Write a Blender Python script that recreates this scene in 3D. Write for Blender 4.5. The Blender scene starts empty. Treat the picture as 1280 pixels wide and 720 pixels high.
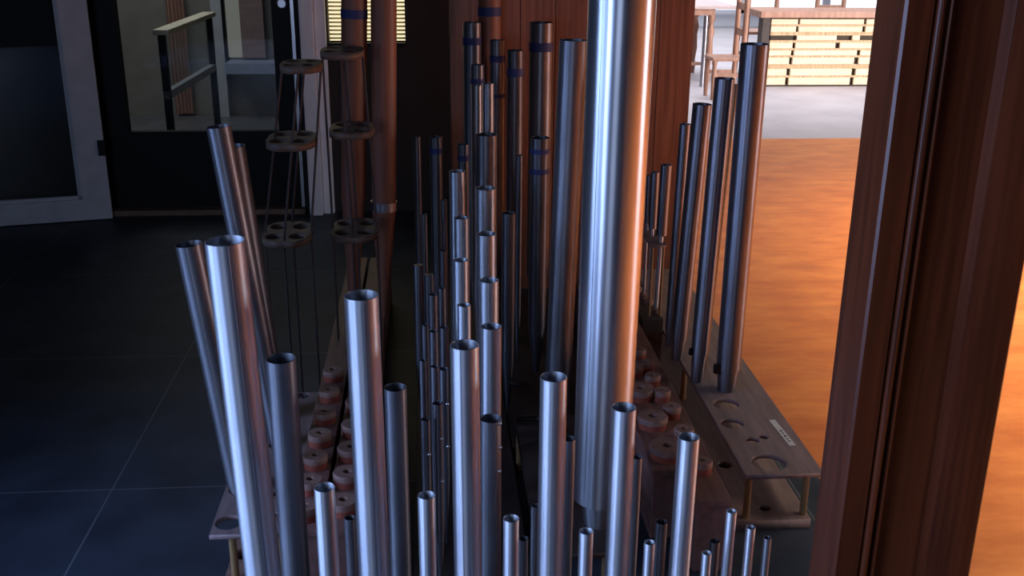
import bpy, bmesh, math, random
from mathutils import Vector, Matrix, Quaternion

random.seed(7)
sc = bpy.context.scene
COL = sc.collection
F = 1312.0
CAM = Vector((0, 0, 1.5))

# ------------------------------------------------------------------ camera basis
_dY = Vector((-105 / F, 460 / F, -1)).normalized()
_up = Vector((30 / F, 3740 / F, 1)).normalized()
_Z = _up
_Y = (_dY - _Z * _dY.dot(_Z)).normalized()
_X = _Y.cross(_Z)

def ray(px, py):
    d = Vector(((px - 640) / F, (360 - py) / F, -1.0))
    return Vector((d.dot(_X), d.dot(_Y), d.dot(_Z)))
def at_y(px, py, Y):
    r = ray(px, py); return CAM + r * (Y / r.y)
def at_z(px, py, z):
    r = ray(px, py); return CAM + r * ((z - CAM.z) / r.z)
FWD = ray(640, 360)
def dist(p): return (p - CAM).dot(FWD)

cam_data = bpy.data.cameras.new('camera')
cam = bpy.data.objects.new('camera', cam_data); COL.objects.link(cam)
cam_data.sensor_width = 36.0
cam_data.lens = 36.0 * F / 1280.0
cam_data.clip_start = 0.05
cam.matrix_world = Matrix((( _X.x, _X.y, _X.z, 0), (_Y.x, _Y.y, _Y.z, 0), (_Z.x, _Z.y, _Z.z, CAM.z), (0, 0, 0, 1)))
sc.camera = cam

# ------------------------------------------------------------------ materials
def new_mat(name):
    m = bpy.data.materials.new(name); m.use_nodes = True
    nt = m.node_tree; b = nt.nodes['Principled BSDF']
    return m, nt, b
def link(nt, a, ao, b, bi): nt.links.new(a.outputs[ao], b.inputs[bi])
def noise_color(nt, b, c1, c2, scale=(1, 1, 1), nscale=6, detail=4, lo=.35, hi=.65, coord='Object'):
    tc = nt.nodes.new('ShaderNodeTexCoord'); mp = nt.nodes.new('ShaderNodeMapping')
    mp.inputs['Scale'].default_value = scale
    nz = nt.nodes.new('ShaderNodeTexNoise'); nz.inputs['Scale'].default_value = nscale; nz.inputs['Detail'].default_value = detail
    cr = nt.nodes.new('ShaderNodeValToRGB')
    cr.color_ramp.elements[0].position = lo; cr.color_ramp.elements[0].color = (*c1, 1)
    cr.color_ramp.elements[1].position = hi; cr.color_ramp.elements[1].color = (*c2, 1)
    link(nt, tc, coord, mp, 'Vector'); link(nt, mp, 'Vector', nz, 'Vector'); link(nt, nz, 'Fac', cr, 'Fac')
    link(nt, cr, 'Color', b, 'Base Color')
    return nz, cr
def simple(name, c1, c2=None, rough=.5, metal=0.0, scale=(1, 1, 1), nscale=8, bump=0.0, spec=.5):
    m, nt, b = new_mat(name)
    c2 = c2 or tuple(x * .8 for x in c1)
    nz, cr = noise_color(nt, b, c1, c2, scale, nscale)
    b.inputs['Roughness'].default_value = rough; b.inputs['Metallic'].default_value = metal
    b.inputs['Specular IOR Level'].default_value = spec
    if bump:
        bp = nt.nodes.new('ShaderNodeBump'); bp.inputs['Strength'].default_value = bump; bp.inputs['Distance'].default_value = .002
        link(nt, nz, 'Fac', bp, 'Height'); link(nt, bp, 'Normal', b, 'Normal')
    return m

M = {}
def metal(name, c1, c2, rough, aniso=.75, met=.9):
    m = simple(name, c1, c2, rough, met, (3, 3, .6), 10)
    nt = m.node_tree; b = nt.nodes['Principled BSDF']
    t = nt.nodes.new('ShaderNodeTangent'); t.direction_type = 'RADIAL'; t.axis = 'Z'
    link(nt, t, 'Tangent', b, 'Tangent')
    b.inputs['Anisotropic'].default_value = aniso; b.inputs['Anisotropic Rotation'].default_value = .25
    return m
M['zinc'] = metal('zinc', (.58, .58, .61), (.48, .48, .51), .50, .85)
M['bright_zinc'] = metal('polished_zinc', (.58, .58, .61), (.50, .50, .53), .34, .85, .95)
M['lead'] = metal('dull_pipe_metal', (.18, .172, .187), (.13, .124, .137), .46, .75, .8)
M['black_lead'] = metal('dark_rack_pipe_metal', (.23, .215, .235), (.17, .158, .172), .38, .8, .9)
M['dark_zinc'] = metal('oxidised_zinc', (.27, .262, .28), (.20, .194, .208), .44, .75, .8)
M['seam'] = simple('solder_seam', (.75, .75, .78), None, .3, 1.0)
M['tape'] = simple('blue_tape', (.020, .032, .15), None, .6)
M['inside'] = simple('pipe_inside', (.10, .10, .11), None, .6, 1.0)
M['brown_pipe'] = simple('brown_wood_pipe', (.28, .105, .058), (.20, .07, .038), .5, 0, (8, 8, .5), 6)
M['rack_wood'] = simple('old_rack_wood', (.27, .18, .17), (.18, .12, .112), .6, 0, (8, 1, 8), 6)
M['lattice'] = simple('lattice_wood', (.20, .13, .095), (.13, .085, .06), .6, 0, (3, 3, 8), 9)
M['dowel'] = simple('pale_dowel', (.32, .19, .08), (.24, .14, .06), .5, 0, (9, 9, 1), 7)
M['dark_wood'] = simple('dark_chest_wood', (.055, .036, .03), (.035, .023, .02), .6, 0, (8, 1, 8), 5)
M['chest_wood'] = simple('chest_wood', (.22, .105, .082), (.15, .07, .055), .55, 0, (8, 1, 8), 6)
M['cap_wood'] = simple('cap_wood', (.29, .155, .115), (.20, .105, .08), .6, 0, (4, 4, 4), 12)
M['felt'] = simple('red_felt', (.34, .075, .04), (.24, .05, .03), .85, 0, (1, 1, 1), 30)
M['hole'] = simple('bore_dark', (.012, .010, .010), None, .9)
M['post'] = simple('varnished_post', (.060, .0130, .0042), (.033, .0072, .0026), .30, 0, (14, 14, .6), 6)
M['post'].node_tree.nodes['Principled BSDF'].inputs['Specular IOR Level'].default_value = .2
M['panel'] = simple('case_panel_wood', (.34, .15, .095), (.20, .085, .055), .45, 0, (12, 12, .4), 5)
M['white_frame'] = simple('white_paint', (.52, .55, .60), (.44, .47, .52), .45, 0, (2, 2, 2), 5)
M['black_frame'] = simple('black_paint', (.005, .005, .007), None, .5, spec=.2)
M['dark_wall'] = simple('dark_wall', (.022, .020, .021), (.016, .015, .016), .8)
M['wall_pale'] = simple('pale_wall', (.26, .25, .22), (.22, .21, .19), .8)
M['brick_wall'] = simple('pinkish_wall', (.30, .20, .19), (.22, .16, .16), .8, 0, (1, 1, 6), 5)
M['room_floor'] = simple('next_room_floor', (.16, .165, .18), (.11, .115, .13), .35, 0, (2, 2, 2), 3)
M['blue_sill'] = simple('blue_sill', (.30, .36, .52), None, .6)
M['pale_wood'] = simple('pale_plank', (.80, .66, .47), (.68, .53, .36), .6, 0, (1, 1, 10), 5)
M['batten'] = simple('shaded_batten_wood', (.66, .47, .28), (.38, .25, .14), .7, 0, (22, 1, 1), 5)  # darker tone paints shade between slat rows; streaks stand for dotted edges
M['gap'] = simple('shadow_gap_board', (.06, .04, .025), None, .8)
M['stool_wood'] = simple('chair_wood', (.42, .23, .16), (.32, .16, .11), .5, 0, (4, 4, 1), 7)
M['table_top'] = simple('table_top', (.52, .42, .42), (.45, .36, .36), .4)
M['sticker'] = simple('white_sticker', (.62, .58, .56), None, .6)
M['ink'] = simple('ink', (.08, .06, .06), None, .7)
M['steel'] = simple('steel_rod', (.40, .40, .45), None, .35, 1.0)
M['white_wall'] = simple('white_wall', (.72, .76, .84), (.64, .69, .79), .8, 0, (1, 1, 1), 2)
M['metal_knob'] = simple('knob_metal', (.45, .45, .47), None, .3, 1.0)
M['gold_curtain'] = simple('pink_curtain', (.55, .34, .27), (.42, .26, .21), .8, 0, (10, 10, 1), 5)

def mat_glass():
    m, nt, b = new_mat('window_glass')
    out = nt.nodes['Material Output']
    tr = nt.nodes.new('ShaderNodeBsdfTransparent'); gl = nt.nodes.new('ShaderNodeBsdfGlossy'); mx = nt.nodes.new('ShaderNodeMixShader')
    lw = nt.nodes.new('ShaderNodeLayerWeight'); pw = nt.nodes.new('ShaderNodeMath'); pw.operation = 'POWER'; pw.inputs[1].default_value = 4
    fr = nt.nodes.new('ShaderNodeMath'); fr.operation = 'MULTIPLY_ADD'; fr.inputs[1].default_value = .6; fr.inputs[2].default_value = .03
    link(nt, lw, 'Facing', pw, 0); link(nt, pw, 0, fr, 0)
    gl.inputs['Roughness'].default_value = .02; tr.inputs['Color'].default_value = (.93, .95, .95, 1)
    link(nt, fr, 0, mx, 0); nt.links.new(tr.outputs[0], mx.inputs[1]); nt.links.new(gl.outputs[0], mx.inputs[2])
    nt.links.new(mx.outputs[0], out.inputs['Surface'])
    return m
M['glass'] = mat_glass()
def mat_emit(name, col, s):
    m, nt, b = new_mat(name)
    b.inputs['Base Color'].default_value = (0, 0, 0, 1)
    b.inputs['Emission Color'].default_value = (*col, 1); b.inputs['Emission Strength'].default_value = s
    return m
M['daylight_pane'] = mat_emit('daylit_pane', (.86, .92, 1.0), 1.6)
def mat_blind():
    m, nt, b = new_mat('sunlit_blind')
    g = nt.nodes.new('ShaderNodeNewGeometry'); sx = nt.nodes.new('ShaderNodeSeparateXYZ')
    w = nt.nodes.new('ShaderNodeMath'); w.operation = 'MULTIPLY'; w.inputs[1].default_value = 2 * math.pi / .014
    s = nt.nodes.new('ShaderNodeMath'); s.operation = 'SINE'
    cr = nt.nodes.new('ShaderNodeValToRGB'); cr.color_ramp.elements[0].color = (.50, .42, .22, 1); cr.color_ramp.elements[1].color = (1, .88, .56, 1)
    link(nt, g, 'Position', sx, 0); link(nt, sx, 'Z', w, 0); link(nt, w, 0, s, 0); link(nt, s, 0, cr, 'Fac')
    link(nt, cr, 'Color', b, 'Emission Color'); link(nt, cr, 'Color', b, 'Base Color'); b.inputs['Emission Strength'].default_value = .8
    return m
M['blind'] = mat_blind()
def mat_slate(x0, y0, size):
    m, nt, b = new_mat('slate_tiles')
    nz, cr = noise_color(nt, b, (.048, .060, .086), (.024, .030, .045), (1, 1, 1), 5, 6, .3, .7)
    g = nt.nodes.new('ShaderNodeNewGeometry'); sx = nt.nodes.new('ShaderNodeSeparateXYZ'); link(nt, g, 'Position', sx, 0)
    outs = []
    for ax, o in (('X', x0), ('Y', y0)):
        a = nt.nodes.new('ShaderNodeMath'); a.operation = 'SUBTRACT'; a.inputs[1].default_value = o - size * 20 ; link(nt, sx, ax, a, 0)
        p = nt.nodes.new('ShaderNodeMath'); p.operation = 'PINGPONG'; p.inputs[1].default_value = size / 2; link(nt, a, 0, p, 0)
        l = nt.nodes.new('ShaderNodeMath'); l.operation = 'LESS_THAN'; l.inputs[1].default_value = .0022; link(nt, p, 0, l, 0)
        outs.append(l)
    mxm = nt.nodes.new('ShaderNodeMath'); mxm.operation = 'MAXIMUM'; link(nt, outs[0], 0, mxm, 0); link(nt, outs[1], 0, mxm, 1)
    mix = nt.nodes.new('ShaderNodeMix'); mix.data_type = 'RGBA'
    link(nt, mxm, 0, mix, 'Factor'); nt.links.new(cr.outputs['Color'], mix.inputs[6]); mix.inputs[7].default_value = (.13, .14, .155, 1)
    nt.links.new(mix.outputs[2], b.inputs['Base Color'])
    b.inputs['Roughness'].default_value = .5
    b.inputs['Specular IOR Level'].default_value = .2
    bp = nt.nodes.new('ShaderNodeBump'); bp.inputs['Strength'].default_value = .25; bp.inputs['Distance'].default_value = .004
    link(nt, nz, 'Fac', bp, 'Height'); link(nt, bp, 'Normal', b, 'Normal')
    return m
def mat_wood_floor():
    m, nt, b = new_mat('orange_wood_floor')
    tc = nt.nodes.new('ShaderNodeTexCoord'); mp = nt.nodes.new('ShaderNodeMapping'); mp.inputs['Scale'].default_value = (.9, 2.2, 1)
    nz = nt.nodes.new('ShaderNodeTexNoise'); nz.inputs['Scale'].default_value = 4; nz.inputs['Detail'].default_value = 8; nz.inputs['Roughness'].default_value = .62
    cr = nt.nodes.new('ShaderNodeValToRGB')
    e = cr.color_ramp.elements
    e[0].position = .28; e[0].color = (.48, .125, .031, 1); e[1].position = .66; e[1].color = (.72, .245, .062, 1)
    el = e.new(.46); el.color = (.60, .175, .045, 1)
    link(nt, tc, 'Object', mp, 'Vector'); link(nt, mp, 'Vector', nz, 'Vector'); link(nt, nz, 'Fac', cr, 'Fac')
    # worn blotches
    n2 = nt.nodes.new('ShaderNodeTexNoise'); n2.inputs['Scale'].default_value = 1.6; n2.inputs['Detail'].default_value = 5
    c2 = nt.nodes.new('ShaderNodeValToRGB'); c2.color_ramp.elements[0].position = .62; c2.color_ramp.elements[0].color = (0, 0, 0, 1)
    c2.color_ramp.elements[1].position = .76; c2.color_ramp.elements[1].color = (.55, .55, .55, 1)
    link(nt, tc, 'Object', n2, 'Vector'); link(nt, n2, 'Fac', c2, 'Fac')
    mix = nt.nodes.new('ShaderNodeMix'); mix.data_type = 'RGBA'
    link(nt, c2, 'Color', mix, 'Factor'); nt.links.new(cr.outputs['Color'], mix.inputs[6]); mix.inputs[7].default_value = (.36, .13, .06, 1)
    nt.links.new(mix.outputs[2], b.inputs['Base Color'])
    b.inputs['Roughness'].default_value = .45; b.inputs['Specular IOR Level'].default_value = .3
    return m
M['wood_floor'] = mat_wood_floor()
M['grey_floor'] = simple('grey_concrete', (.46, .425, .455), (.39, .36, .39), .6, 0, (1, 1, 1), 3)

# ------------------------------------------------------------------ mesh helpers
def tag(o, label, cat, group=None, kind=None):
    if label: o['label'] = label
    if cat: o['category'] = cat
    if group: o['group'] = group
    if kind: o['kind'] = kind
    return o
def empty(name, loc, label=None, cat=None, group=None, kind=None):
    o = bpy.data.objects.new(name, None); COL.objects.link(o); o.location = loc; o.empty_display_size = .05
    return tag(o, label, cat, group, kind)
def obj(name, bm, mat, parent=None, smooth=False, world=False, angle=40):
    """link bm as one mesh object; world=True: bm is in world coordinates and parent is unrotated."""
    bmesh.ops.recalc_face_normals(bm, faces=bm.faces[:])
    if world and parent is not None:
        bmesh.ops.translate(bm, verts=bm.verts[:], vec=-Vector(parent.location))
    me = bpy.data.meshes.new(name); bm.to_mesh(me); bm.free()
    for mm in (mat if isinstance(mat, (list, tuple)) else [mat]): me.materials.append(mm)
    if smooth:
        for p in me.polygons: p.use_smooth = True
        me.set_sharp_from_angle(angle=math.radians(angle))
    o = bpy.data.objects.new(name, me); COL.objects.link(o)
    if parent is not None: o.parent = parent
    return o
def add_box(bm, x0, x1, y0, y1, z0, z1, mi=0):
    vs = [bm.verts.new((x, y, z)) for z in (z0, z1) for y in (y0, y1) for x in (x0, x1)]
    for f in ((0, 1, 3, 2), (4, 6, 7, 5), (0, 4, 5, 1), (2, 3, 7, 6), (0, 2, 6, 4), (1, 5, 7, 3)):
        fc = bm.faces.new([vs[i] for i in f]); fc.material_index = mi
def box_bm(*a, bevel=0.0):
    bm = bmesh.new(); add_box(bm, *a)
    if bevel:
        bmesh.ops.bevel(bm, geom=bm.edges[:], offset=bevel, segments=2, affect='EDGES', profile=.6)
    return bm
def add_lathe(bm, prof, c=(0, 0, 0), seg=32, mi=0, cap0=True, cap1=True, quat=None):
    rings = []
    c = Vector(c)
    for r, z in prof:
        ring = []
        for k in range(seg):
            a = 2 * math.pi * k / seg
            v = Vector((r * math.cos(a), r * math.sin(a), z))
            if quat: v = quat @ v
            ring.append(bm.verts.new(c + v))
        rings.append(ring)
    for a, b in zip(rings, rings[1:]):
        for k in range(seg):
            f = bm.faces.new((a[k], a[(k + 1) % seg], b[(k + 1) % seg], b[k])); f.material_index = mi
    if cap0: bm.faces.new(rings[0][::-1]).material_index = mi
    if cap1: bm.faces.new(rings[-1]).material_index = mi
def rod_bm(p0, p1, r, seg=12, r1=None):
    p0, p1 = Vector(p0), Vector(p1); d = p1 - p0
    q = Vector((0, 0, 1)).rotation_difference(d.normalized())
    bm = bmesh.new(); add_lathe(bm, [(r, 0), (r1 or r, d.length)], p0, seg, quat=q); return bm
def plate_bm(outline, holes, z0, z1):
    """flat board with round / lobed holes, via a filled 2D curve"""
    cu = bpy.data.curves.new('tmp', 'CURVE'); cu.dimensions = '2D'; cu.fill_mode = 'BOTH'
    for loop in [outline] + holes:
        s = cu.splines.new('POLY'); s.points.add(len(loop) - 1); s.use_cyclic_u = True
        for p, (x, y) in zip(s.points, loop): p.co = (x, y, 0, 1)
    cu.extrude = (z1 - z0) / 2
    o = bpy.data.objects.new('tmp', cu); COL.objects.link(o)
    dg = bpy.context.evaluated_depsgraph_get(); dg.update()
    me = bpy.data.meshes.new_from_object(o.evaluated_get(dg))
    bm = bmesh.new(); bm.from_mesh(me); bpy.data.meshes.remove(me)
    bpy.data.objects.remove(o); bpy.data.curves.remove(cu)
    bmesh.ops.remove_doubles(bm, verts=bm.verts[:], dist=1e-5)
    bmesh.ops.translate(bm, verts=bm.verts[:], vec=(0, 0, (z0 + z1) / 2))
    return bm
def circle(cx, cy, r, n=28, rx=None): return [(cx + (rx or r) * math.cos(2 * math.pi * k / n), cy + r * math.sin(2 * math.pi * k / n)) for k in range(n)]
def xz_prism(bm, pts, z0, z1):
    lo = [bm.verts.new((x, y, z0)) for x, y in pts]; hi = [bm.verts.new((x, y, z1)) for x, y in pts]
    n = len(pts)
    for k in range(n): bm.faces.new((lo[k], lo[(k + 1) % n], hi[(k + 1) % n], hi[k]))
    bm.faces.new(lo[::-1]); bm.faces.new(hi)

TOE = .030       # top of the toe boards lying on the floor
RACK = .17       # top of the rack boards on their little posts

# ------------------------------------------------------------------ the pipes
def pipe(label, px, py, w, Y, bottom=None, zb=TOE, mat='zinc', bands=(), seam=None, foot_h=.17, group=None, ear=None,
         foot_tip=.3, foot_top=.96, name='organ_pipe', tabs=(), cat='organ pipe', taper=1.0, capped=False, ratio=1.0, foot_mat=None):
    top = at_y(px, py, Y)
    r = w / 2 / F * dist(top)
    if bottom:
        b = at_y(bottom[0], bottom[1], Y); d = (top - b).normalized()
    else:
        d = Vector((0, 0, 1))
    base = top - d * ((top.z - zb) / d.z)
    L = (top - base).length
    root = empty(name, base, label, cat, group)
    root.rotation_mode = 'QUATERNION'; root.rotation_quaternion = Vector((0, 0, 1)).rotation_difference(d)
    seg = 48 if w > 24 else (32 if w > 14 else 20)
    foot_h = min(foot_h, L * .62)
    t = max(.0009, r * .05)
    rb = r * taper
    bm = bmesh.new()
    if capped:
        add_lathe(bm, [(rb, foot_h), (r, L - r * .5), (r * .9, L)], seg=seg)
    else:
        add_lathe(bm, [(rb, foot_h), (r, L), (r - t * .4, L + t * .3), (r - t, L), ((rb - t), foot_h + .003)], seg=seg)
    obj('body', bm, M[mat], root, True)
    bm = bmesh.new()
    add_lathe(bm, [(rb * foot_tip, 0), (rb * foot_tip * 1.05, .012), (rb * foot_top, foot_h - .002), (rb * foot_top, foot_h)], seg=seg)
    obj('foot', bm, M[foot_mat or mat], root, True)
    # heading of the camera seen from the pipe
    toc = CAM - top; az = math.atan2(toc.y, toc.x)
    if seam is not None:
        a = az + math.asin(seam)        # seam: sideways position on the visible half, + = right
        bm = bmesh.new(); hw = .0007
        ux, uy = math.cos(a), math.sin(a); tx, ty = -uy, ux
        for (z0, z1, rr0, rr1) in ((foot_h + .05, L - .001, rb, r),):
            vs = []
            for z, rr in ((z0, rr0), (z1, rr1)):
                for s, q in ((-1, -.0004), (-.6, .0007), (.6, .0007), (1, -.0004)):
                    vs.append(bm.verts.new((ux * (rr + q) + tx * s * hw, uy * (rr + q) + ty * s * hw, z)))
            for k in range(3): bm.faces.new((vs[k], vs[k + 1], vs[k + 5], vs[k + 4]))
            bm.faces.new((vs[0], vs[1], vs[2], vs[3])); bm.faces.new((vs[4], vs[5], vs[6], vs[7])); bm.faces.new((vs[0], vs[3], vs[7], vs[4]))
        obj('seam', bm, M['seam'], root)
    for (by, bh) in bands:
        p = at_y(px, by, Y); zz = (p - base).length; h = bh / F * dist(p) / 2
        bm = bmesh.new(); ro = r * 1.02 + .0006
        add_lathe(bm, [(r * .99, zz - h), (ro, zz - h), (ro, zz + h), (r * .99, zz + h)], seg=seg, cap0=False, cap1=False)
        tb = obj('tape_band', bm, M['tape'], root, True); tb['label'] = 'dark blue tape band'
    if ear:
        a = az + math.asin(ear[0]); s = r * .3
        bm = bmesh.new(); add_box(bm, r * .8, r * 1.32, -s * .6, s * .6, ear[1] - s, ear[1] + s * 1.4)
        bmesh.ops.rotate(bm, verts=bm.verts[:], cent=(0, 0, 0), matrix=Matrix.Rotation(a, 3, 'Z'))
        obj('ear', bm, M['black_frame'], root)
    for (sx, ty) in tabs:
        p = at_y(px, ty, Y); zz = (p - base).length; a = az + math.asin(sx)
        bm = bmesh.new()
        bmesh.ops.create_icosphere(bm, subdivisions=2, radius=.0042, matrix=Matrix.Translation((r * math.cos(a), r * math.sin(a), zz)))
        obj('tuning_tab', bm, M['seam'], root, True)
    return root, base, r

Gf = 'tall bright pipes of the front row'
Gs = 'short slim pipes along the bottom edge'
Gb = 'grey pipes close behind the front row'
front = [
 ('widest pipe of the bright front row, leaning left beside the left rack board', 281, 301, 50, (329.5, 720), .14),
 ('second wide pipe of the bright front row, orange reflection on its right side', 451.5, 369, 43, (468.5, 720), .10),
 ('bright pipe with a thin pipe showing up behind its rim, middle of the front row', 580.5, 431, 37, (585, 720), -.28),
 ('bright front pipe standing just left of the giant pipe', 692, 471, 34, (687, 720), -.02),
 ('bright front pipe standing just right of the giant pipe foot', 780, 509, 31, (770, 720), None),
 ('rightmost tall bright pipe of the front row, before the wooden caps', 861, 546, 27, (848, 720), None)]
for lb, x, y, w, bt, sm in front:
    pipe(lb, x, y, w, 1.75, bt, seam=sm, group=Gf)
for lb, x, y, w, Y, sm in [
 ('dull grey open pipe just right of the widest front pipe', 351, 448, 37, 1.98, None),
 ('grey pipe half hidden behind the right side of the second front pipe', 494, 484, 28, 1.98, None),
 ('dark grey pipe at the right shoulder of the middle front pipe', 613.5, 523, 27, 1.92, None),
 ('slim grey pipe squeezed between the front pipe and the giant pipe', 711, 548, 17, 1.92, None),
 ('slim grey pipe behind the pipe right of the giant foot', 796, 571, 14, 1.9, None)]:
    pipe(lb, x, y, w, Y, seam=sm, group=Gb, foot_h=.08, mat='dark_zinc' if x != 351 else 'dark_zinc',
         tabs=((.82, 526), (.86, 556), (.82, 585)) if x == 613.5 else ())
for lb, x, y, w, Y, mt in [
 ('short bright pipe between the widest and second front pipes', 405.5, 609, 26, 1.62, 'zinc'),
 ('short bright pipe left of the middle front pipe', 533, 619, 22, 1.62, 'zinc'),
 ('short bright pipe in the gap between middle front pipe and giant pipe', 639, 648, 20, 1.62, 'zinc'),
 ('short slim pipe standing in front of the giant pipe foot', 733, 664, 18, 1.62, 'zinc'),
 ('low slim pipe between the last two tall front pipes', 812, 678, 14, 1.62, 'zinc'),
 ('lowest bright slim pipe, right of the last tall front pipe', 883.5, 691, 12, 1.62, 'zinc'),
 ('left and tallest of three slim pipes before the right toe board', 914.5, 639, 13, 1.66, 'zinc'),
 ('middle of three slim pipes before the right toe board', 938.5, 659, 12, 1.66, 'zinc'),
 ('right and thinnest of three slim pipes before the right toe board', 959.5, 672, 10, 1.66, 'dark_zinc'),
 ('dark slim pipe just right of the short pipe beside the second front pipe', 437, 647, 14, 1.84, 'lead'),
 ('dark low pipe just right of the short pipe in the central gap', 654, 673, 13, 1.84, 'lead'),
 ('dark slim pipe tucked against the left side of the pipe before the giant', 669, 632, 11, 1.9, 'dark_zinc'),
 ('dark slim pipe just left of the last tall front pipe', 827, 652, 15, 1.84, 'lead'),
 ('dark slim pipe in front of the right chest end face', 893.5, 676, 13, 1.84, 'lead')]:
    pipe(lb, x, y, w, Y, group=Gs, mat=mt)

# giant pipe
pipe('giant shiny metal pipe rising out of the top of the picture', 781, -70, 88, 2.15, (749, 640), zb=.15, mat='bright_zinc', foot_h=.07,
     foot_top=.7, foot_tip=.55, seam=-.55, taper=.93, ear=(.86, .10))

# leaning pipes on the left rack board
Gl = 'pipes leaning over the left rack board'
pipe('leaning grey pipe left of the widest front pipe', 236, 305, 33, 2.32, (301, 612), zb=TOE, group=Gl, mat='dark_zinc', seam=-.2)
pipe('tallest leaning grey pipe, rising behind the widest front pipe to the dark glass door', 273, 158, 30, 2.55, (306.5, 330), zb=TOE, group=Gl, mat='dark_zinc', seam=-.35)
pipe('leaning dull pipe, shoulder to shoulder right of the tallest leaning pipe', 288, 183, 36, 2.72, (314, 340), zb=TOE, group=Gl, mat='lead')

# long ranks running back
Gc = 'stepped rank of pipes running back left of the giant pipe'
for lb, x, y, w, Y, bands, mt in [
 ('nearest pipe of the right stepped rank, above the front pipe shoulder', 614, 408, 26, 2.20, (), 'zinc'),
 ('second pipe from the front of the right stepped rank', 611, 350, 25, 2.48, (), 'zinc'),
 ('third pipe from the front of the right stepped rank', 608, 292, 25, 2.78, (), 'zinc'),
 ('fourth pipe from the front of the right stepped rank', 607, 235, 26, 3.08, (), 'zinc'),
 ('fifth pipe of the right stepped rank, wide with a pinkish face', 608, 168, 27, 3.38, (), 'dark_zinc'),
 ('right one of two pale slim twin pipes above the stepped rank', 610.5, 104, 14, 3.56, (), 'zinc'),
 ('left one of two pale slim twin pipes above the stepped rank', 596, 106, 14, 3.62, (), 'zinc'),
 ('slim taped pipe just under the tallest taped pipe of the stepped rank', 597, 81, 17, 3.80, ((101, 6),), 'dark_zinc'),
 ('tallest taped pipe at the back left end of the stepped rank', 590, 28, 23, 4.02, ((51, 9),), 'dark_zinc'),
 ('nearest thin pipe standing up behind the middle front pipe rim', 580, 381, 17, 2.28, (), 'zinc'),
 ('second pipe of the left stepped rank behind the middle front pipe', 576, 325, 19, 2.56, (), 'zinc'),
 ('third pipe of the left stepped rank behind the middle front pipe', 577, 272, 19, 2.86, (), 'zinc'),
 ('fourth and tallest open pipe of the left stepped rank', 571.5, 214, 20, 3.14, (), 'zinc'),
 ('dark taped pipe behind the top of the left stepped rank', 579, 180, 14, 3.46, ((197, 7),), 'lead')]:
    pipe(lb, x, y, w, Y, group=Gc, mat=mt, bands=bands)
Gt = 'blue taped pipes before the red wood panel'
pipe('slim pipe with two blue tape bands right of the tallest taped pipe', 622, 50, 19, 3.92, group=Gt, mat='dark_zinc', bands=((73, 8), (119, 5)))
pipe('dark pipe with one blue tape band, midway before the red panel', 644.5, 63, 21, 3.66, group=Gt, mat='lead', bands=((90, 10),))
pipe('wide pipe with a broad blue tape band, left of the plain tall pipe', 677, 28, 30, 3.86, group=Gt, mat='dark_zinc', bands=((58, 11),))
pipe('dark double taped pipe low in front of the broad taped pipe', 675, 172, 24, 3.30, group=Gt, mat='lead', bands=((188, 6), (213, 6)))
pipe('very dark thin pipe left of the double taped pipe', 649, 194, 9, 3.40, group=Gt, mat='lead')
pipe('very dark short pipe low in the gap right of the stepped rank', 636, 266, 17, 3.0, group=Gt, mat='lead')
pipe('plain tall pipe without tape standing close behind the giant pipe', 717, 50, 36, 2.92, (701, 400), group=Gt, mat='dark_zinc', foot_h=.08)
Gd = 'thin dark pipes left of the stepped ranks'
for lb, x, y, w, Y, bands, cp in [
 ('dark thin pipe at the far left of the thin pipes', 521, 171, 10, 3.60, (), False),
 ('dark taped pipe right beside the far left thin pipe', 545, 171, 16, 3.72, ((188, 7),), False),
 ('faint very thin pipe halfway down under the far left thin pipe', 530, 267, 8, 3.30, (), False),
 ('faint very thin pipe below the dark taped pipe', 555, 250, 8, 3.36, (), False),
 ('thin pipe just above the double file of thin pipes', 554, 313, 9, 2.98, (), False),
 ('capped dark pipe with a round lid, left one of two', 523, 331, 13, 3.02, (), True),
 ('capped dark pipe with a round lid, right one of two', 536.5, 343, 13, 2.92, (), True),
 ('highest thin pipe at the right of the double file', 552.5, 360, 10, 2.74, (), False),
 ('highest thin pipe at the left of the double file', 541, 368, 12, 2.68, (), False),
 ('second thin pipe at the right of the double file', 555, 409, 11, 2.50, (), False),
 ('second thin pipe at the left of the double file', 542, 414, 11, 2.42, (), False),
 ('thin pipe at the outer left side of the double file', 531.5, 406, 9, 2.52, (), False),
 ('lower outer left thin pipe of the double file', 528.5, 450, 9, 2.30, (), False),
 ('third thin pipe in the left of the double file', 543.5, 458, 11, 2.22, (), False),
 ('third thin pipe in the right of the double file', 555, 461, 12, 2.27, (), False),
 ('low thin pipe at the left foot of the double file', 532, 524, 12, 2.04, (), False),
 ('low thin pipe at the right foot of the double file', 547, 504, 13, 2.06, (), False)]:
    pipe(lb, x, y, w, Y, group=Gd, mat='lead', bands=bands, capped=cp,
         tabs=(((.6, y + 42), (.6, y + 95)) if y > 455 else ()))

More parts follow.
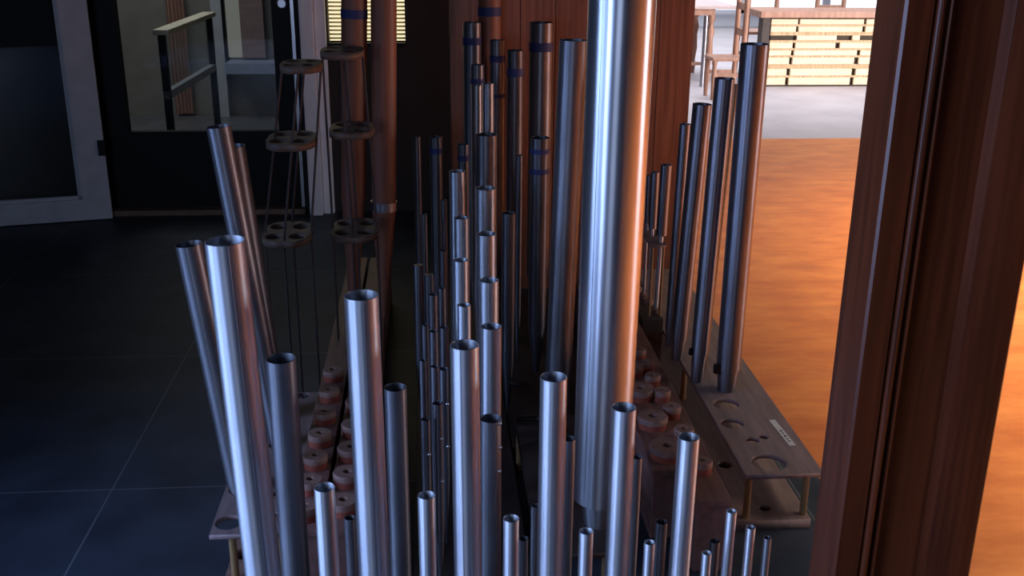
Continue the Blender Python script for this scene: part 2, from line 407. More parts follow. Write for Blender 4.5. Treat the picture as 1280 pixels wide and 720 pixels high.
# brown wooden pipes behind the lattice racks
pipe('reddish wooden pipe with a blue tape band, tight before the wood partition', 612, -50, 29, 4.14, mat='brown_pipe', bands=((14, 11),), name='wooden_pipe', group='brown wooden pipes')
for lb, x0, xb, w, yb, tape in [
 ('brown wooden pipe with a blue tape band behind the right lattice rack', 443, 442, 33, 250, True),
 ('plain brown wooden pipe right of the lattice racks', 479.5, 480, 33, 262, False)]:
    bot = at_y(xb, yb, 3.42); base_z = .20
    root, base, r = pipe(lb, x0, -60, w, 3.42, (xb, yb), zb=base_z, mat='brown_pipe', foot_h=bot.z - base_z, name='wooden_pipe', group='brown wooden pipes',
                         bands=((17, 11),) if tape else (), foot_tip=.3, foot_top=.96)
    if not tape:
        hb = bot.z - base.z
        bm = bmesh.new(); add_lathe(bm, [(r * .99, hb), (r * 1.06, hb), (r * 1.06, hb + .03), (r * .99, hb + .03)], seg=40, cap0=False, cap1=False)
        obj('collar', bm, M['steel'], root, True)['label'] = 'grey metal collar'

# lattice racks: three lobed plates on rods
def lattice(label, spots, Y, base_z):
    cs = [(at_y(x, y, Y), w) for x, y, w in spots]
    base = Vector((cs[-1][0].x, Y, base_z))
    root = empty('pipe_rack', base, label, 'pipe rack', 'lattice pipe racks')
    for c, w in cs:
        R = w / 2 / F * dist(c)
        out = []
        n = 64
        for k in range(n):                      # four-lobed outline
            a = 2 * math.pi * k / n
            lob = R * (.90 + .12 * abs(math.cos(2 * (a - math.pi / 4))))
            out.append((c.x + lob * math.cos(a) * .98, c.y + lob * math.sin(a) * 1.5))
        holes = []
        for sx in (-1, 1):
            for sy in (-1, 1): holes.append(circle(c.x + sx * R * .43, c.y + sy * R * .66, R * .42, 20, R * .32))
        obj('plate', plate_bm(out, holes, c.z - .010, c.z + .010), M['lattice'], root, world=True)
    lo, hi = cs[-1], cs[0]
    for sx, sy in ((-.86, 0), (.86, 0), (0, 1.25), (0, -1.25)):
        Rl = lo[1] / 2 / F * dist(lo[0]); Rh = hi[1] / 2 / F * dist(hi[0])
        p1 = hi[0] + Vector((sx * Rh, sy * Rh, 0)); p0 = lo[0] + Vector((sx * Rl, sy * Rl, 0))
        bm = rod_bm(p0, p1, .0035, 10)
        add_lathe(bm, [(.0038, base_z), (.0035, p0.z)], (p0.x, p0.y, 0), 10)
        obj('rod', bm, M['dark_wood'], root, True, world=True)
lattice('dark lattice rack, left of two, before the black door', [(377, 83, 56), (365, 176, 66), (360, 293, 66)], 3.05, 0.0)
lattice('brown lattice rack, right of two, before the brown wooden pipes', [(428, 66, 58), (440, 163, 60), (444, 288, 64)], 3.22, .20)

# ------------------------------------------------------------------ right rack board with the dark pipes
def rack(label, corners, holes, zt, thick, legs, name='rack_board', mat='rack_wood', sticker=None, toe=None, toe_label=None):
    """corners: four world (x,y) of the board outline, front-left, front-right, back-right, back-left"""
    base = Vector((corners[0][0], corners[0][1], TOE if toe else 0))
    root = empty(name, base, label, 'rack board')
    obj('board', plate_bm(corners, holes, zt - thick, zt), M[mat], root, world=True)
    for (x, y) in legs:
        bm = bmesh.new(); add_lathe(bm, [(.0095, base.z), (.0085, zt - thick)], (x, y, 0), 16)
        obj('leg', bm, M['dowel'], root, True, world=True)
    if sticker:
        a, b, hw = sticker
        d = (b - a); n = Vector((-d.y, d.x, 0)).normalized() * hw
        bm = bmesh.new()
        q = [a + n, a - n, b - n, b + n]
        lo = [bm.verts.new((p.x, p.y, zt)) for p in q]; hi = [bm.verts.new((p.x, p.y, zt + .0008)) for p in q]
        for k in range(4): bm.faces.new((lo[k], lo[(k + 1) % 4], hi[(k + 1) % 4], hi[k]))
        bm.faces.new(hi); bm.faces.new(lo[::-1])
        st = obj('label_strip', bm, M['sticker'], root, world=True); st['label'] = 'white paper label strip'
        bm = bmesh.new()
        for f0, f1, s in ((.42, .47, .6), (.52, .56, .5), (.62, .68, .6), (.73, .77, .5), (.82, .86, .55)):
            p0 = a + d * f0; p1 = a + d * f1; nn = n * s
            bm.faces.new([bm.verts.new((p.x, p.y, zt + .0011)) for p in (p0 + nn, p0 - nn * .6, p1 - nn, p1 + nn * .4)])
        mk = obj('ink_mark', bm, M['ink'], st)
        mk.data.transform(Matrix.Translation(-base))
    return root
fl, fr = at_z(933, 594, RACK), at_z(1030, 591, RACK)
yF = (fl.y + fr.y) / 2
xl = fl.x; xr = fr.x
yB = at_z(826, 425, RACK).y + .75
def hole_at(px, py, wpx, z=RACK):
    p = at_z(px, py, z); return circle(p.x, p.y, wpx / 2 / F * dist(p))
rp = []                                                        # pipes standing on it: base pixels
specs = [('largest dark pipe at the front of the right rack board', 944, 55, 36, (908, 487), 'black_lead', .07, (-.75, .075)),
         ('second dark pipe on the right rack board, behind the largest', 906, 98, 25, (871, 476), 'black_lead', .09, (-.8, .10)),
         ('third dark pipe on the right rack board with a lighter right edge', 878, 130, 24, (846, 449), 'black_lead', .07, None),
         ('fourth and thinnest dark pipe, farthest back on the right rack board', 856.5, 155, 14, (836, 432), 'black_lead', .05, None)]
for s in specs:
    p = at_z(s[4][0], s[4][1], RACK); rp.append(p)
holes = [hole_at(908, 505, 33), hole_at(915, 529, 29), hole_at(961, 578, 44)]
ka, kb = at_z(941, 550, RACK), at_z(953, 546, RACK)            # keyhole-shaped pair
holes.append(hole_at(941, 550, 17)); holes.append(hole_at(955, 546, 13))
rack('right rack board with bored holes and a white label strip', [(xl, yF), (xr, yF), (xr, yB), (xl, yB)], holes, RACK, .013,
     [(xl + .018, yF + .03), (xr - .03, yF + .035), (xl + .018, yF + .75), (xr - .03, yF + .75), (xl + .018, yB - .05), (xr - .03, yB - .05)],
     sticker=(at_z(965, 525, RACK), at_z(991, 557, RACK), .009), toe=True)
for (lb, x, y, w, bt, mt, fh, er), p in zip(specs, rp):
    pipe(lb, x, y, w, p.y, bt, zb=RACK, mat=mt, foot_h=fh, group='dark pipes on the right rack board', foot_tip=.74, foot_top=.88, ear=er, taper=.93)
# brown stick
pt = at_y(920, 105, rp[0].y + .16); pb = at_z(887, 470, RACK)
pb = Vector((pb.x, rp[0].y + .16, RACK)); stick = tag(obj('wooden_stick', rod_bm(Vector((0, 0, 0)), Vector((pt.x - pb.x, 0, pt.z - pb.z)), .0065, 12), M['dowel'], None, True), 'thin brown wooden stick standing between the two largest dark pipes', 'stick'); stick.location = pb
# toe board under it
rx1 = at_z(913, 624, .20).x
t0 = at_z(925, 648, TOE); t1 = at_z(1016, 652, TOE); yT = (t0.y + t1.y) / 2
toe_h = [hole_at(956, 635, 15, TOE), hole_at(906, 581, 18, TOE)]
bm = plate_bm([(rx1 + .006, yT), (t1.x, yT), (t1.x, yB), (xl - .002, yB), (xl - .002, 3.26), (rx1 + .006, 3.26)], toe_h, .0, TOE)
tag(obj('toe_board', bm, M['rack_wood']), 'dark toe board on the floor under the right rack board', 'toe board')

# small pipes on a low bracket behind the giant pipe
Gr = 'small slim pipes right of the giant pipe'
small = [('slim pipe at the far left end of the small rank, tight behind the giant pipe', 798, 226, 8, (790, 352)),
         ('left short slim pipe with a curved top edge in the small rank', 805.5, 222, 9, (797, 358)),
         ('narrow pipe half hidden between two of the small slim pipes', 812, 219, 8, (805, 366)),
         ('middle short slim pipe of the small rank', 819, 215, 11, (811, 374)),
         ('right and widest short slim pipe of the small rank', 833, 206, 14, (820, 384))]
bases = []
zr = .24
for lb, x, y, w, bt in small:
    p = at_z(bt[0], bt[1], zr); bases.append(p)
    top = at_y(x, y, p.y)
    pipe(lb, x, y, w, p.y, bt, zb=zr, mat='black_lead', foot_h=.26, foot_tip=.35, foot_top=.45, group=Gr, foot_mat='zinc')
xs = [b.x for b in bases]; ys = [b.y for b in bases]
bm = bmesh.new()
x0, x1, y0, y1 = rx1 + .008, xl - .006, min(ys) - .06, max(ys) + .10
root = empty('pipe_block', ((x0 + x1) / 2, (y0 + y1) / 2, 0), 'dark brown block carrying the small slim pipes behind the right chest', 'pipe block')
obj('base_block', box_bm(x0, x1, y0, y1, 0, zr - .02, bevel=.004), M['dark_wood'], root, world=True)
for b in bases:
    bm = bmesh.new(); add_lathe(bm, [(.017, zr - .02), (.017, zr - .004), (.012, zr)], (b.x, b.y, 0), 18)
    obj('socket', bm, M['cap_wood'], root, True, world=True)
# scalloped holding strip
zs = bases[-1].z + .235
bm = plate_bm([(x0 + .02, y0 + .02), (x1, y0 + .02), (x1, y1), (x0 + .02, y1)], [circle(b.x + .004, b.y, .0125, 18) for b in bases], zs - .006, zs)
obj('holding_strip', bm, M['rack_wood'], root, world=True)
for xx, yy in ((x0 + .03, y0 + .03), (x1 - .008, y0 + .03), (x0 + .03, y1 - .02), (x1 - .008, y1 - .02)):
    bm = bmesh.new(); add_lathe(bm, [(.005, zr - .02), (.005, zs - .006)], (xx, yy, 0), 10); obj('rod', bm, M['dowel'], root, True, world=True)

# ------------------------------------------------------------------ left rack board
lf = at_z(261, 669, RACK); lx1 = at_z(383, 560, .20).x - .008
lyB = 2.88
lh = [hole_at(286, 653, 34)] + [circle(-.4851, 2.32, .030), circle(-.4187, 2.55, .031), circle(-.4550, 2.72, .038)] + [circle(lf.x + dx, lf.y + dy, rr) for dx, dy, rr in ((.138, .07, .022), (.132, .17, .019), (.132, .29, .022), (.03, .37, .016), (.13, .74, .022))]
rack('left rack board with a bored hole at its corner, on short posts', [(lf.x, lf.y), (lx1, lf.y), (lx1, lyB), (lf.x, lyB)], lh, RACK, .012,
     [(lf.x + .045, lf.y + .03), (lx1 - .02, lf.y + .03), (lf.x + .02, lyB - .04), (lx1 - .02, lyB - .04)], toe=True)
bm = plate_bm([(lf.x + .018, lf.y - .07), (lx1, lf.y - .07), (lx1, lyB), (lf.x + .018, lyB)], [hole_at(306, 692, 26, TOE)], 0, TOE)
tag(obj('toe_board', bm, M['cap_wood']), 'brown toe board on the tiles under the left rack board', 'toe board')

# mid rack board under the giant
m0 = at_z(672, 690, .15); mx0, mx1 = m0.x, at_z(770, 690, .15).x
gb = at_y(749, 640, 2.15)
mh = [hole_at(660, 526, 34, .15), hole_at(690, 505, 24, .15), hole_at(648, 474, 24, .15)]
rack('dark rack board under the giant pipe', [(mx0, 2.02), (mx1, 2.02), (mx1, 2.72), (mx0, 2.72)], mh, .15, .012,
     [(mx0 + .012, 2.04), (mx1 - .02, 2.04), (mx0 + .012, 2.68), (mx1 - .02, 2.68)], mat='dark_wood')

# toe boards that carry the ranks (mostly hidden)
def toe(label, x0, x1, y0, y1, mat='dark_wood'):
    o = tag(obj('toe_board', box_bm(x0, x1, y0, y1, 0, TOE, bevel=.003), M[mat]), label, 'toe board'); return o
cx0 = at_y(528, 450, 2.3).x - .03; cx1 = mx0 - .004
toe('long dark toe board under the stepped ranks', cx0, cx1, 2.0, 4.1)
fxa = at_y(281, 301, 1.75).x; fxb = at_y(959, 672, 1.66).x
toe('toe board along the front under the bright row', fxa - .10, fxb + .04, 1.57, 1.995)
toe('toe board under the blue taped pipes', mx0, at_z(817, 587, .20).x - .01, 2.76, 4.1)

# ------------------------------------------------------------------ chests with wooden caps
def cap(label, c, r, group, z, hole=True):
    root = empty('wooden_plug', (c.x, c.y, z), label, 'wooden plug', group)
    bm = bmesh.new(); add_lathe(bm, [(r * .92, 0), (r * .94, .018)], seg=28); obj('felt_ring', bm, M['felt'], root, True)
    bm = bmesh.new()
    h = .018
    add_lathe(bm, [(r, h), (r, h + .012), (r * .93, h + .016), (r * .30, h + .016), (r * .26, h + .002)], seg=28, cap1=False)
    obj('disc', bm, M['cap_wood'], root, True)
    bm = bmesh.new(); add_lathe(bm, [(r * .27, h + .001), (r * .27, h + .003)], seg=18); obj('bore', bm, M['hole'], root)
    return root
def chest(label, x0, x1, y0, y1, h, mat='chest_wood'):
    root = empty('wind_chest', ((x0 + x1) / 2, y0, 0), label, 'wind chest')
    obj('body', box_bm(x0, x1, y0, y1, 0, h - .018, bevel=.003), M[mat], root, world=True)
    obj('top_board', box_bm(x0 - .003, x1 + .003, y0 - .004, y1, h - .018, h, bevel=.002), M[mat], root, world=True)
    return root
CH = .20
a = at_z(913, 624, CH)
rx1 = a.x; rx0 = at_z(817, 587, CH).x; ry0 = a.y
rxm = at_z(878, 624, CH).x
chest('right wind chest block carrying the small wooden caps', rxm - .012, rx1, ry0, 4.0, CH)
chest('right wind chest block carrying the large wooden caps', rx0, rxm - .018, at_z(817, 587, CH).y, 4.0, CH)
capz = CH
big = [(837, 556, 44, 'nearest'), (816, 519, 38, 'second nearest'), (801, 484, 36, 'third nearest'), (789, 455, 33, 'fourth nearest'), (780, 430, 30, 'fifth nearest')]
for px, py, w, od in big:
    p = at_z(px, py, CH + .034); p.z = CH; p.x = min(max(p.x, rx0 + .03), rxm - .04)
    cap(od + ' large round wooden cap on the right chest', p, w / 2 / F * dist(p), 'large wooden caps on the right chest', CH)
sm = [(878, 575, 26, 'nearest'), (855, 535, 25, 'second nearest'), (840, 507, 23, 'third nearest'), (828, 487, 21, 'fourth nearest'), (816, 468, 20, 'fifth nearest'), (807, 452, 19, 'sixth nearest'), (799, 436, 18, 'seventh nearest')]
for px, py, w, od in sm:
    p = at_z(px, py, CH + .034); p.z = CH
    cap(od + ' small round wooden cap on the right chest', p, w / 2 / F * dist(p), 'small wooden caps on the right chest', CH)

lz = .20
def lxat(px, py): return at_z(px, py, lz).x
l0, l1 = lxat(383, 560), lxat(416, 560); l2, l3 = lxat(424, 560), lxat(462, 560)
chest('left wind chest block, outer one, with reddish caps', l0, l1, 2.08, 4.1, lz)
chest('left wind chest block, inner one, with reddish caps', l2, l3, 2.08, 4.1, lz)
ords = ['nearest', 'second nearest', 'third nearest', 'fourth nearest', 'fifth nearest', 'sixth nearest', 'seventh nearest', 'eighth nearest']
for k, y in enumerate((2.13, 2.25, 2.37, 2.49, 2.62, 2.76, 2.9)):
    cap(ords[k] + ' reddish cap on the outer left chest', Vector(((l0 + l1) / 2, y, lz)), .031, 'reddish caps on the left chests', lz)
for k, y in enumerate((2.15, 2.28, 2.41, 2.54, 2.68, 2.82, 2.96)):
    cap(ords[k] + ' reddish cap on the inner left chest', Vector(((l2 + l3) / 2 - .004, y, lz)), .035, 'reddish caps on the left chests', lz)
# grey brown block under the right lattice rack is the chest itself

# ------------------------------------------------------------------ moulded case post at the right
YP = 1.1
def pxx(px, Y=YP): return at_y(px, 360, Y).x
fx = [pxx(p) for p in (1087, 1120, 1124, 1131, 1135, 1140, 1145, 1149, 1209, 1213, 1277)]
pts = [(fx[0], YP + .075), (fx[0], YP + .003), (fx[0] + .003, YP)]
pts += [(fx[1], YP), (fx[1] + .0005, YP + .008)]
for k in range(7):                                             # bead
    t = math.pi * k / 6; cxm = (fx[2] + fx[4]) / 2; rr = (fx[4] - fx[2]) / 2
    pts.append((cxm - rr * math.cos(t), YP + .004 - rr * 1.1 * math.sin(t)))
pts += [(fx[4] + .001, YP + .010), (fx[5], YP + .010)]
for k in range(5):
    t = math.pi * k / 4; cxm = (fx[5] + fx[6]) / 2; rr = (fx[6] - fx[5]) / 2
    pts.append((cxm - rr * math.cos(t), YP + .005 - rr * math.sin(t)))
pts += [(fx[7], YP + .016), (fx[8], YP + .016), (fx[9], YP + .001), (fx[9] + .002, YP), (fx[10] - .003, YP), (fx[10], YP + .003), (fx[10], YP + .075)]
xm = (fx[0] + fx[10]) / 2
bm = bmesh.new(); xz_prism(bm, [(x - xm, y - YP) for x, y in pts], 0, 2.5)
po = tag(obj('case_post', bm, M['post'], None, True, angle=30), 'dark red varnished moulded wooden post at the right foreground', 'post')
po.location = (xm, YP, 0)
M['post']  # varnished

# red-brown panel behind the pipes
YW = 4.25
pr = at_y(866, 60, YW).x; pl = at_y(562, 60, YW).x
root = empty('plank_partition', ((pr + pl) / 2, YW, 0), 'tall red-brown wooden case panel behind the taped pipes', 'wooden partition')
nb = 7
for k in range(nb):
    xa = pl + (pr - pl) * k / nb; xb = pl + (pr - pl) * (k + 1) / nb
    obj('board', box_bm(xa + .0008, xb - .0008, YW, YW + .028, 0, 2.5, bevel=.003), M['panel'], root, world=True)
for xx in (pl + .02, pr - .06):
    obj('batten', box_bm(xx, xx + .05, YW + .028, YW + .06, 0, 2.5, bevel=.003), M['panel'], root, world=True)

# ------------------------------------------------------------------ the setting
X0 = at_z(1034, 612, 0).x
tj = at_z(140, 612, 0)
Ywood = at_z(1020, 173, 0).y
M['slate'] = mat_slate(tj.x, tj.y, .95)
def struct(name, bm, mat, parent=None):
    o = obj(name, bm, mat, parent, world=parent is not None)
    if parent is None: o['kind'] = 'structure'
    return o
YD = at_z(141, 274, 0).y + .10
struct('floor', box_bm(-7, X0, -3, YD, -.05, 0), M['slate'])
struct('floor_wood', box_bm(X0, 9, -3, Ywood, -.05, 0), M['wood_floor'])
struct('floor_grey', box_bm(-.2, 9, Ywood, 17, -.05, -.001), M['grey_floor'])
struct('floor_side_room', box_bm(-7, -.2, YD, 10, -.05, -.001), M['room_floor'])

def px_at(px, y, Y): return at_y(px, y, Y).x
d2l, d2r = px_at(110, 140, YD), px_at(376, 140, YD)
w2l, w2r = px_at(409, 20, YD), px_at(506, 20, YD)
wz = at_y(455, 53, YD).z
wend = pr + .02
bm = bmesh.new()
add_box(bm, -7, d2l, YD, YD + .12, 0, 2.8)
add_box(bm, d2r, w2l, YD, YD + .12, 0, 2.8)
add_box(bm, w2l, w2r, YD, YD + .12, 0, wz)
add_box(bm, w2l, w2r, YD, YD + .12, 2.2, 2.8)
add_box(bm, w2r, wend, YD, YD + .12, 0, 2.8)
add_box(bm, d2l, d2r, YD, YD + .12, 2.2, 2.8)
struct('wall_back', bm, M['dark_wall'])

# black glazed door
root = empty('door_2', ((d2l + d2r) / 2, YD, 0), kind='structure')
gl, gr = px_at(150, 80, YD), px_at(343, 80, YD); gz = at_y(250, 165, YD).z
bm = bmesh.new()
add_box(bm, d2l, gl, YD + .01, YD + .07, .03, 2.2); add_box(bm, gr, d2r, YD + .01, YD + .07, .03, 2.2)
add_box(bm, gl, gr, YD + .01, YD + .07, 2.08, 2.2); add_box(bm, gl, gr, YD + .015, YD + .06, .03, gz)
obj('frame', bm, M['black_frame'], root, world=True)
obj('glass', box_bm(gl, gr, YD + .035, YD + .041, gz, 2.08), M['glass'], root, world=True)
kp = at_y(353, 4, YD)
bm = bmesh.new(); add_lathe(bm, [(.018, 0), (.018, .012), (.028, .02), (.030, .035), (.02, .045)], (kp.x, YD + .012, kp.z), 20, quat=Quaternion((1, 0, 0), math.radians(90)))
obj('door_knob', bm, M['metal_knob'], root, True, world=True)
obj('strip', box_bm(px_at(367, 80, YD), px_at(371, 80, YD), YD - .006, YD + .012, .03, 2.2), M['metal_knob'], root, world=True)
obj('threshold', box_bm(d2l, d2r, YD - .05, YD + .02, 0, .03, bevel=.004), M['lattice'], root, world=True)
# white jamb right of it
jl, jr = px_at(378, 60, YD), px_at(409, 60, YD)
bm = bmesh.new(); add_box(bm, jl, jl + (jr - jl) * .55, YD - .08, YD + .0, 0, 2.3); add_box(bm, jl + (jr - jl) * .55, jr, YD - .045, YD, 0, 2.3)
bmesh.ops.bevel(bm, geom=bm.edges[:], offset=.004, segments=2, affect='EDGES')
struct('trim_1', bm, simple('jamb_paint', (.82, .83, .88), (.74, .75, .80), .4))
# sunlit window with blind
root = empty('window_1', ((w2l + w2r) / 2, YD, wz), kind='structure')
bm = bmesh.new()
for k in range(62):
    z = wz + .012 + k * .02
    vs = [bm.verts.new(p) for p in ((w2l, YD + .05, z), (w2r, YD + .05, z), (w2r, YD + .062, z + .009), (w2l, YD + .062, z + .009),
                                    (w2l, YD + .051, z - .001), (w2r, YD + .051, z - .001), (w2r, YD + .063, z + .008), (w2l, YD + .063, z + .008))]
    for f in ((0, 1, 2, 3), (7, 6, 5, 4), (0, 4, 5, 1), (1, 5, 6, 2), (2, 6, 7, 3), (3, 7, 4, 0)): bm.faces.new([vs[i] for i in f])
obj('blind', bm, simple('blind_slats', (.85, .75, .50), None, .6), root, world=True)
bm = bmesh.new(); add_box(bm, w2l, w2r, YD + .09, YD + .095, wz, 2.2)
obj('pane', bm, mat_emit('sunlit_pane', (1, .86, .55), 1.2), root, world=True)
obj('window_sill', box_bm(w2l, w2r, YD - .03, YD + .1, wz - .02, wz, bevel=.004), M['black_frame'], root, world=True)

# white glazed door at far left
p0 = at_z(0, 284, 0); p1 = at_z(141, 274, 0)
dirv = Vector((p1.x - p0.x, p1.y - p0.y, 0)).normalized()
ang = math.atan2(dirv.y, dirv.x)
root = empty('door_1', (p1.x, p1.y, 0), kind='structure'); root.rotation_euler = (0, 0, ang)
W, T, S = 1.05, .055, .135
BR = .115
bm = bmesh.new()
add_box(bm, -S, 0, 0, T, .005, 2.15); add_box(bm, -W, -W + S, 0, T, .005, 2.15)
add_box(bm, -W + S, -S, 0, T, .005, BR); add_box(bm, -W + S, -S, 0, T, 2.0, 2.15)
for (a0, a1, c0, c1) in ((-S - .02, -S, BR, 2.0), (-W + S, -W + S + .02, BR, 2.0)): add_box(bm, a0, a1, .012, T - .012, c0, c1)
add_box(bm, -W + S, -S, .012, T - .012, BR, BR + .018)
obj('frame', bm, M['white_frame'], root)
obj('glass', box_bm(-W + S + .02, -S - .02, .025, .03, BR + .018, 2.0), M['glass'], root)
bm = bmesh.new(); add_box(bm, -.03, .006, -.008, .02, .34, .42); obj('hinge', bm, M['black_frame'], root)

# the dim side room seen through the black door
YS = 8.6
struct('wall_side_room', box_bm(-7, -.2, YS, YS + .1, 0, 2.8), M['wall_pale'])
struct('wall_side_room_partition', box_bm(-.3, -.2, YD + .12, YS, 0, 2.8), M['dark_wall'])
root = empty('window_2', (px_at(305, 40, YS - .1), YS - .1, 0), kind='structure')
zt = at_y(300, 72, YS - .1).z
obj('post', box_bm(px_at(266, 40, YS - .1), px_at(279, 40, YS - .1), YS - .12, YS - .002, 0, 2.4), M['white_frame'], root, world=True)
obj('dark_bar', box_bm(px_at(279.5, 40, YS - .1), px_at(283, 40, YS - .1), YS - .11, YS - .002, 0.3, 2.4), M['black_frame'], root, world=True)
obj('pane', box_bm(px_at(283.5, 40, YS - .1), px_at(300, 40, YS - .1), YS - .09, YS - .002, zt, 2.4), mat_emit('dim_pane', (.9, .9, .82), .14), root, world=True)
obj('pinkish_pier', box_bm(px_at(301, 40, YS - .1), px_at(330, 40, YS - .1), YS - .10, YS - .002, zt, 2.4), M['brick_wall'], root, world=True)
obj('window_sill', box_bm(px_at(284, 80, YS - .2), px_at(360, 80, YS - .2), YS - .30, YS - .002, zt - .10, zt - .02), M['blue_sill'], root, world=True)
bm = bmesh.new()
xa, xb = px_at(208, 30, YS - .1), px_at(231, 30, YS - .1)
n = 24; up, dn = [], []
prof = [(xa + (xb - xa) * k / n, YS - .06 + .02 * math.sin(k * 1.3)) for k in range(n + 1)]
xz_prism(bm, prof + [(x, y + .012) for x, y in reversed(prof)], .02, 2.4)
tag(obj('curtain', bm, M['gold_curtain']), 'narrow pinkish curtain in the dim room behind the black glass door', 'curtain')
# framed glass screen standing in that room
q0 = at_y(209, 124, 6.3); q1 = at_y(267, 85, 7.55)
zt0 = at_y(202, 44, 6.3).z
root = empty('glass_screen', (q0.x, q0.y, 0), 'white framed glass screen standing in the dim room behind the black door', 'screen')
dv = Vector((q1.x - q0.x, q1.y - q0.y, 0)); LN = dv.length; root.rotation_euler = (0, 0, math.atan2(dv.y, dv.x))
zb0 = q0.z
bm = bmesh.new()
add_box(bm, 0, LN, -.02, .02, zb0, zb0 + .045)
obj('bottom_rail', bm, M['white_frame'], root)
bm = bmesh.new(); add_box(bm, 0, .035, -.02, .02, 0, zt0); obj('side_post', bm, M['black_frame'], root)
bm = bmesh.new(); add_box(bm, LN - .035, LN, -.02, .02, 0, zt0)
obj('side_post', bm, M['black_frame'], root)
obj('top_rail', box_bm(0, LN, -.045, .045, zt0, zt0 + .03, bevel=.004), simple('cream_rail', (.85, .78, .60), None, .5), root)
obj('glass', box_bm(.05, LN - .04, -.003, .003, zb0 + .045, zt0), M['glass'], root)

# ------------------------------------------------------------------ bright room at the right
YB = 16.0
struct('wall_far', box_bm(pr - 1.5, 9, YB, YB + .1, 0, 3.0), M['white_wall'])
root = empty('window_3', (3, YB, .25), kind='structure')
xw0, xw1 = 0.9, 8.5
nw = 6
for k in range(nw):
    a0 = xw0 + (xw1 - xw0) * k / nw; a1 = xw0 + (xw1 - xw0) * (k + 1) / nw
    obj('pane', box_bm(a0 + .06, a1 - .06, YB - .03, YB - .02, .25, 2.6), M['daylight_pane'], root, world=True)
bm = bmesh.new()
for k in range(nw + 1):
    a0 = xw0 + (xw1 - xw0) * k / nw; add_box(bm, a0 - .06, a0 + .06, YB - .06, YB - .002, .2, 2.65)
add_box(bm, xw0, xw1, YB - .06, YB - .002, .19, .25)
obj('frame', bm, M['white_wall'], root, world=True)

# slatted pale wooden crate
YC = at_z(1020, 108, 0).y
def cx(px): return at_y(px, 60, YC).x
def cz(py): return at_y(1030, py, YC).z
c0, c1 = cx(961), cx(1185)
root = empty('slatted_crate', ((c0 + c1) / 2, YC, 0), 'pale slatted wooden crate on the grey floor at the edge of the wood floor', 'crate')
D = .45
obj('back_board', box_bm(c0 + .02, c1 - .02, YC + .036, YC + D, .02, cz(22), bevel=.003), M['gap'], root, world=True)
rows = [(24, 30.5, ((994.5, 997), (1076.5, 1079.5))), (33, 40, ((993, 996), (1075.5, 1079))), (44.5, 50.5, ((960, 995), (1044.5, 1064), (1073.5, 1096))),
        (53.5, 60.5, ((990.5, 994), (1044, 1049.5), (1090, 1095))), (63, 69.5, ((989.5, 993), (1072, 1076))), (72, 80.5, ((988, 992), (1069.5, 1075))),
        (86, 94.5, ((986, 990.5), (1068, 1073))), (97, 106, ((985.5, 989.5), (1067, 1071.5)))]
for y0, y1, gaps in rows:
    bm = bmesh.new()
    cur = 961.5
    zt, zb = cz(y0), max(.012, cz(y1))
    for g0, g1 in list(gaps) + [(1184, 1185)]:
        if g0 > cur: add_box(bm, cx(cur), cx(g0), YC, YC + .03, zb, zt)
        cur = g1
    bmesh.ops.bevel(bm, geom=bm.edges[:], offset=.003, segments=1, affect='EDGES')
    obj('slat', bm, M['pale_wood'], root, world=True)
for (r0, r1) in zip(rows, rows[1:]):
    dp = .010 if r0[0] != 72 else .02
    obj('batten', box_bm(cx(962), cx(1184), YC + dp, YC + .034, cz(r1[0]), cz(r0[1])), M['batten'], root, world=True)
obj('top_board', box_bm(cx(946), c1 + .02, YC - .05, YC + D, cz(22) , cz(14), bevel=.006), M['stool_wood'], root, world=True)
obj('end_post', box_bm(cx(951), cx(960.5), YC + .005, YC + .10, 0, cz(22), bevel=.003), M['dark_wood'], root, world=True)
obj('plinth', box_bm(cx(962), cx(1184), YC + .006, YC + .03, 0, .012), M['gap'], root, world=True)

# chairs and table
def chair(label, cxp, y, rot, seat_z=.45, h=.95, w=.36):
    root = empty('wooden_chair', (cxp, y, 0), label, 'chair', 'wooden chairs in the bright room'); root.rotation_euler = (0, 0, rot)
    obj('seat', box_bm(-w / 2, w / 2, -w / 2, w / 2, seat_z - .03, seat_z, bevel=.008), M['stool_wood'], root)
    for sx in (-1, 1):
        for sy in (-1, 1):
            top = h if sy > 0 else seat_z - .03
            bm = bmesh.new(); add_lathe(bm, [(.017, 0), (.023, .2), (.019, .3), (.026, seat_z - .05), (.022, top)], (sx * (w / 2 - .025), sy * (w / 2 - .025), 0), 14)
            obj('leg', bm, M['stool_wood'], root, True)
    for sx in (-1, 1):
        obj('stretcher', box_bm(sx * (w / 2 - .025) - .01, sx * (w / 2 - .025) + .01, -w / 2 + .03, w / 2 - .03, .20, .23), M['stool_wood'], root)
    for z in (seat_z + .18, seat_z + .40):
        obj('back_rail', box_bm(-w / 2 + .03, w / 2 - .03, w / 2 - .035, w / 2 - .015, z, z + .06), M['stool_wood'], root)
    return root
Yc = 9.35
chair('wooden chair seen sideways at the left of the pale crate', (px_at(892, 75, Yc) + px_at(926, 75, Yc)) / 2 - .02, Yc, -math.pi / 2, seat_z=at_y(905, 70, Yc).z, w=.30)
Yd = YC + .85
chair('wooden chair behind the pale crate, its two posts over the crate top', (px_at(1027, 5, Yd) + px_at(1062, 5, Yd)) / 2, Yd, 0, w=.33)
chair('wooden chair behind the left end of the pale crate', px_at(948, 5, Yd), Yd, math.pi, w=.34, h=1.0)
Yt = 10.3
tx = px_at(888, 60, Yt)
root = empty('table', (tx - .5, Yt, 0), 'table with turned legs beside the case panel in the bright room', 'table')
zt = at_y(890, 7, Yt).z
obj('tabletop', box_bm(tx - 1.2, px_at(920, 8, Yt), Yt - .06, Yt + .8, zt - .03, zt, bevel=.005), M['table_top'], root, world=True)
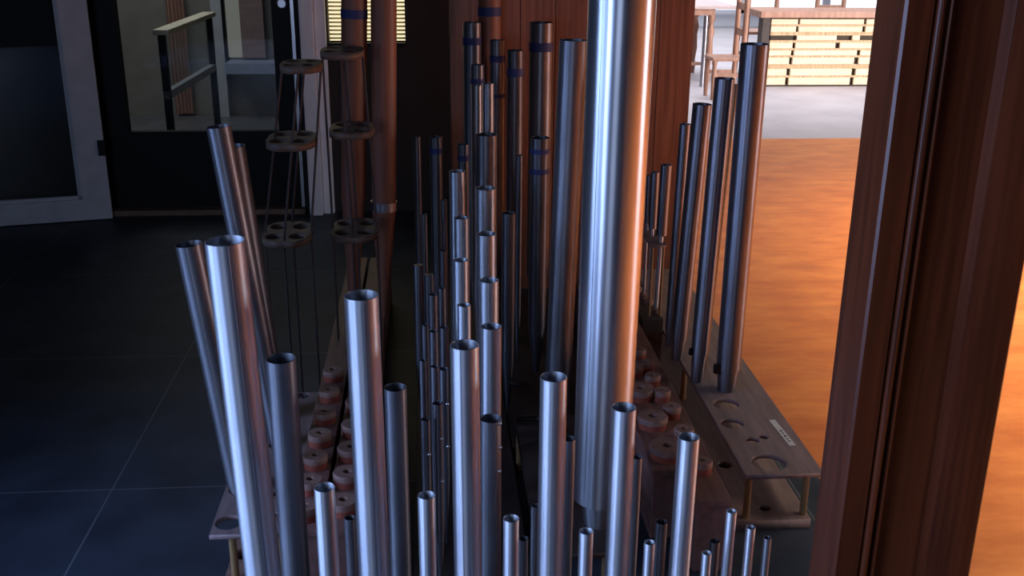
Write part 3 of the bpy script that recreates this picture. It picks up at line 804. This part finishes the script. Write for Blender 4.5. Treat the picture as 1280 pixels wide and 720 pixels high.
obj('apron', box_bm(tx - 1.15, tx + .025, Yt, Yt + .7, zt - .09, zt - .03), M['stool_wood'], root, world=True)
for xx in (tx, tx - 1.1):
    for yy in (Yt + .035, Yt + .66):
        bm = bmesh.new(); add_lathe(bm, [(.018, 0), (.026, .08), (.018, .14), (.034, .26), (.026, .40), (.038, .48), (.022, .56), (.035, zt - .15), (.035, zt - .09)], (xx, yy, 0), 18)
        obj('leg', bm, M['stool_wood'], root, True, world=True)
obj('stretcher', box_bm(tx - 1.1, tx, Yt + .33, Yt + .37, .12, .15), M['stool_wood'], root, world=True)
gp = at_z(877, 108, 0)
tag(obj('metal_pole', rod_bm((0, 0, 0), (0, 0, .66), .022, 16), M['steel'], None, True), 'short grey metal pole standing on the grey floor by the table', 'pole').location = (gp.x, gp.y, 0)

# ------------------------------------------------------------------ light
def area(name, loc, target, sx, sy, power, color, spread=180):
    l = bpy.data.lights.new(name, 'AREA'); l.shape = 'RECTANGLE'; l.size = sx; l.size_y = sy; l.energy = power; l.color = color
    l.spread = math.radians(spread)
    o = bpy.data.objects.new(name, l); COL.objects.link(o); o.location = loc
    o.rotation_euler = (Vector(target) - Vector(loc)).to_track_quat('-Z', 'Z').to_euler()
    return o
area('left_window_daylight', (-3.0, -1.4, 1.05), (-2.0, -1.4, 1.0), 4.8, 2.1, 390, (.38, .55, 1.0), 104)
area('left_floor_fill', (-2.7, 1.1, 1.25), (-1.7, 1.1, .8), 1.5, 1.9, 36, (.34, .52, 1.0), 86)  # added fill, brightens only the near tiles at the left
area('rear_fill', (-2.0, -6.0, 1.7), (-1.0, 4.0, .9), 2.4, 1.6, 72, (.55, .68, 1.0))  # unseen frontal fill, added for door frame and lattice faces
area('right_room_daylight', (4.4, 2.8, 3.0), (4.4, 2.8, 0), 4.0, 6.0, 380, (1.0, .84, .66), 80)
area('far_room_daylight', (3.0, 11.6, 3.0), (3.0, 11.6, 0), 6.0, 6.5, 250, (.92, .92, 1.0), 120)
area('crate_front_fill', (6.6, 5.4, 1.4), (3.4, 9.4, .6), 3.0, 2.0, 100, (1.0, .93, .90), 70)  # added fill with narrow spread, aimed at the crate front
area('right_edge_fill', (5.6, 2.3, .95), (.8, 2.6, .7), .9, 1.5, 20, (1.0, .90, .96), 120)  # small light added to put stripe highlights on the pipes' right edges
area('side_room_daylight', (-2.2, 7.0, 2.6), (-2.2, 7.0, 0), 1.6, 1.6, 20, (.95, .97, 1.0))

w = bpy.data.worlds.new('world'); sc.world = w; w.use_nodes = True
w.node_tree.nodes['Background'].inputs[0].default_value = (.55, .65, 1.0, 1)
w.node_tree.nodes['Background'].inputs[1].default_value = .012
sc.view_settings.view_transform = 'Standard'; sc.view_settings.look = 'None'
sc.view_settings.exposure = 0; sc.view_settings.gamma = 1; sc.view_settings.use_curve_mapping = False
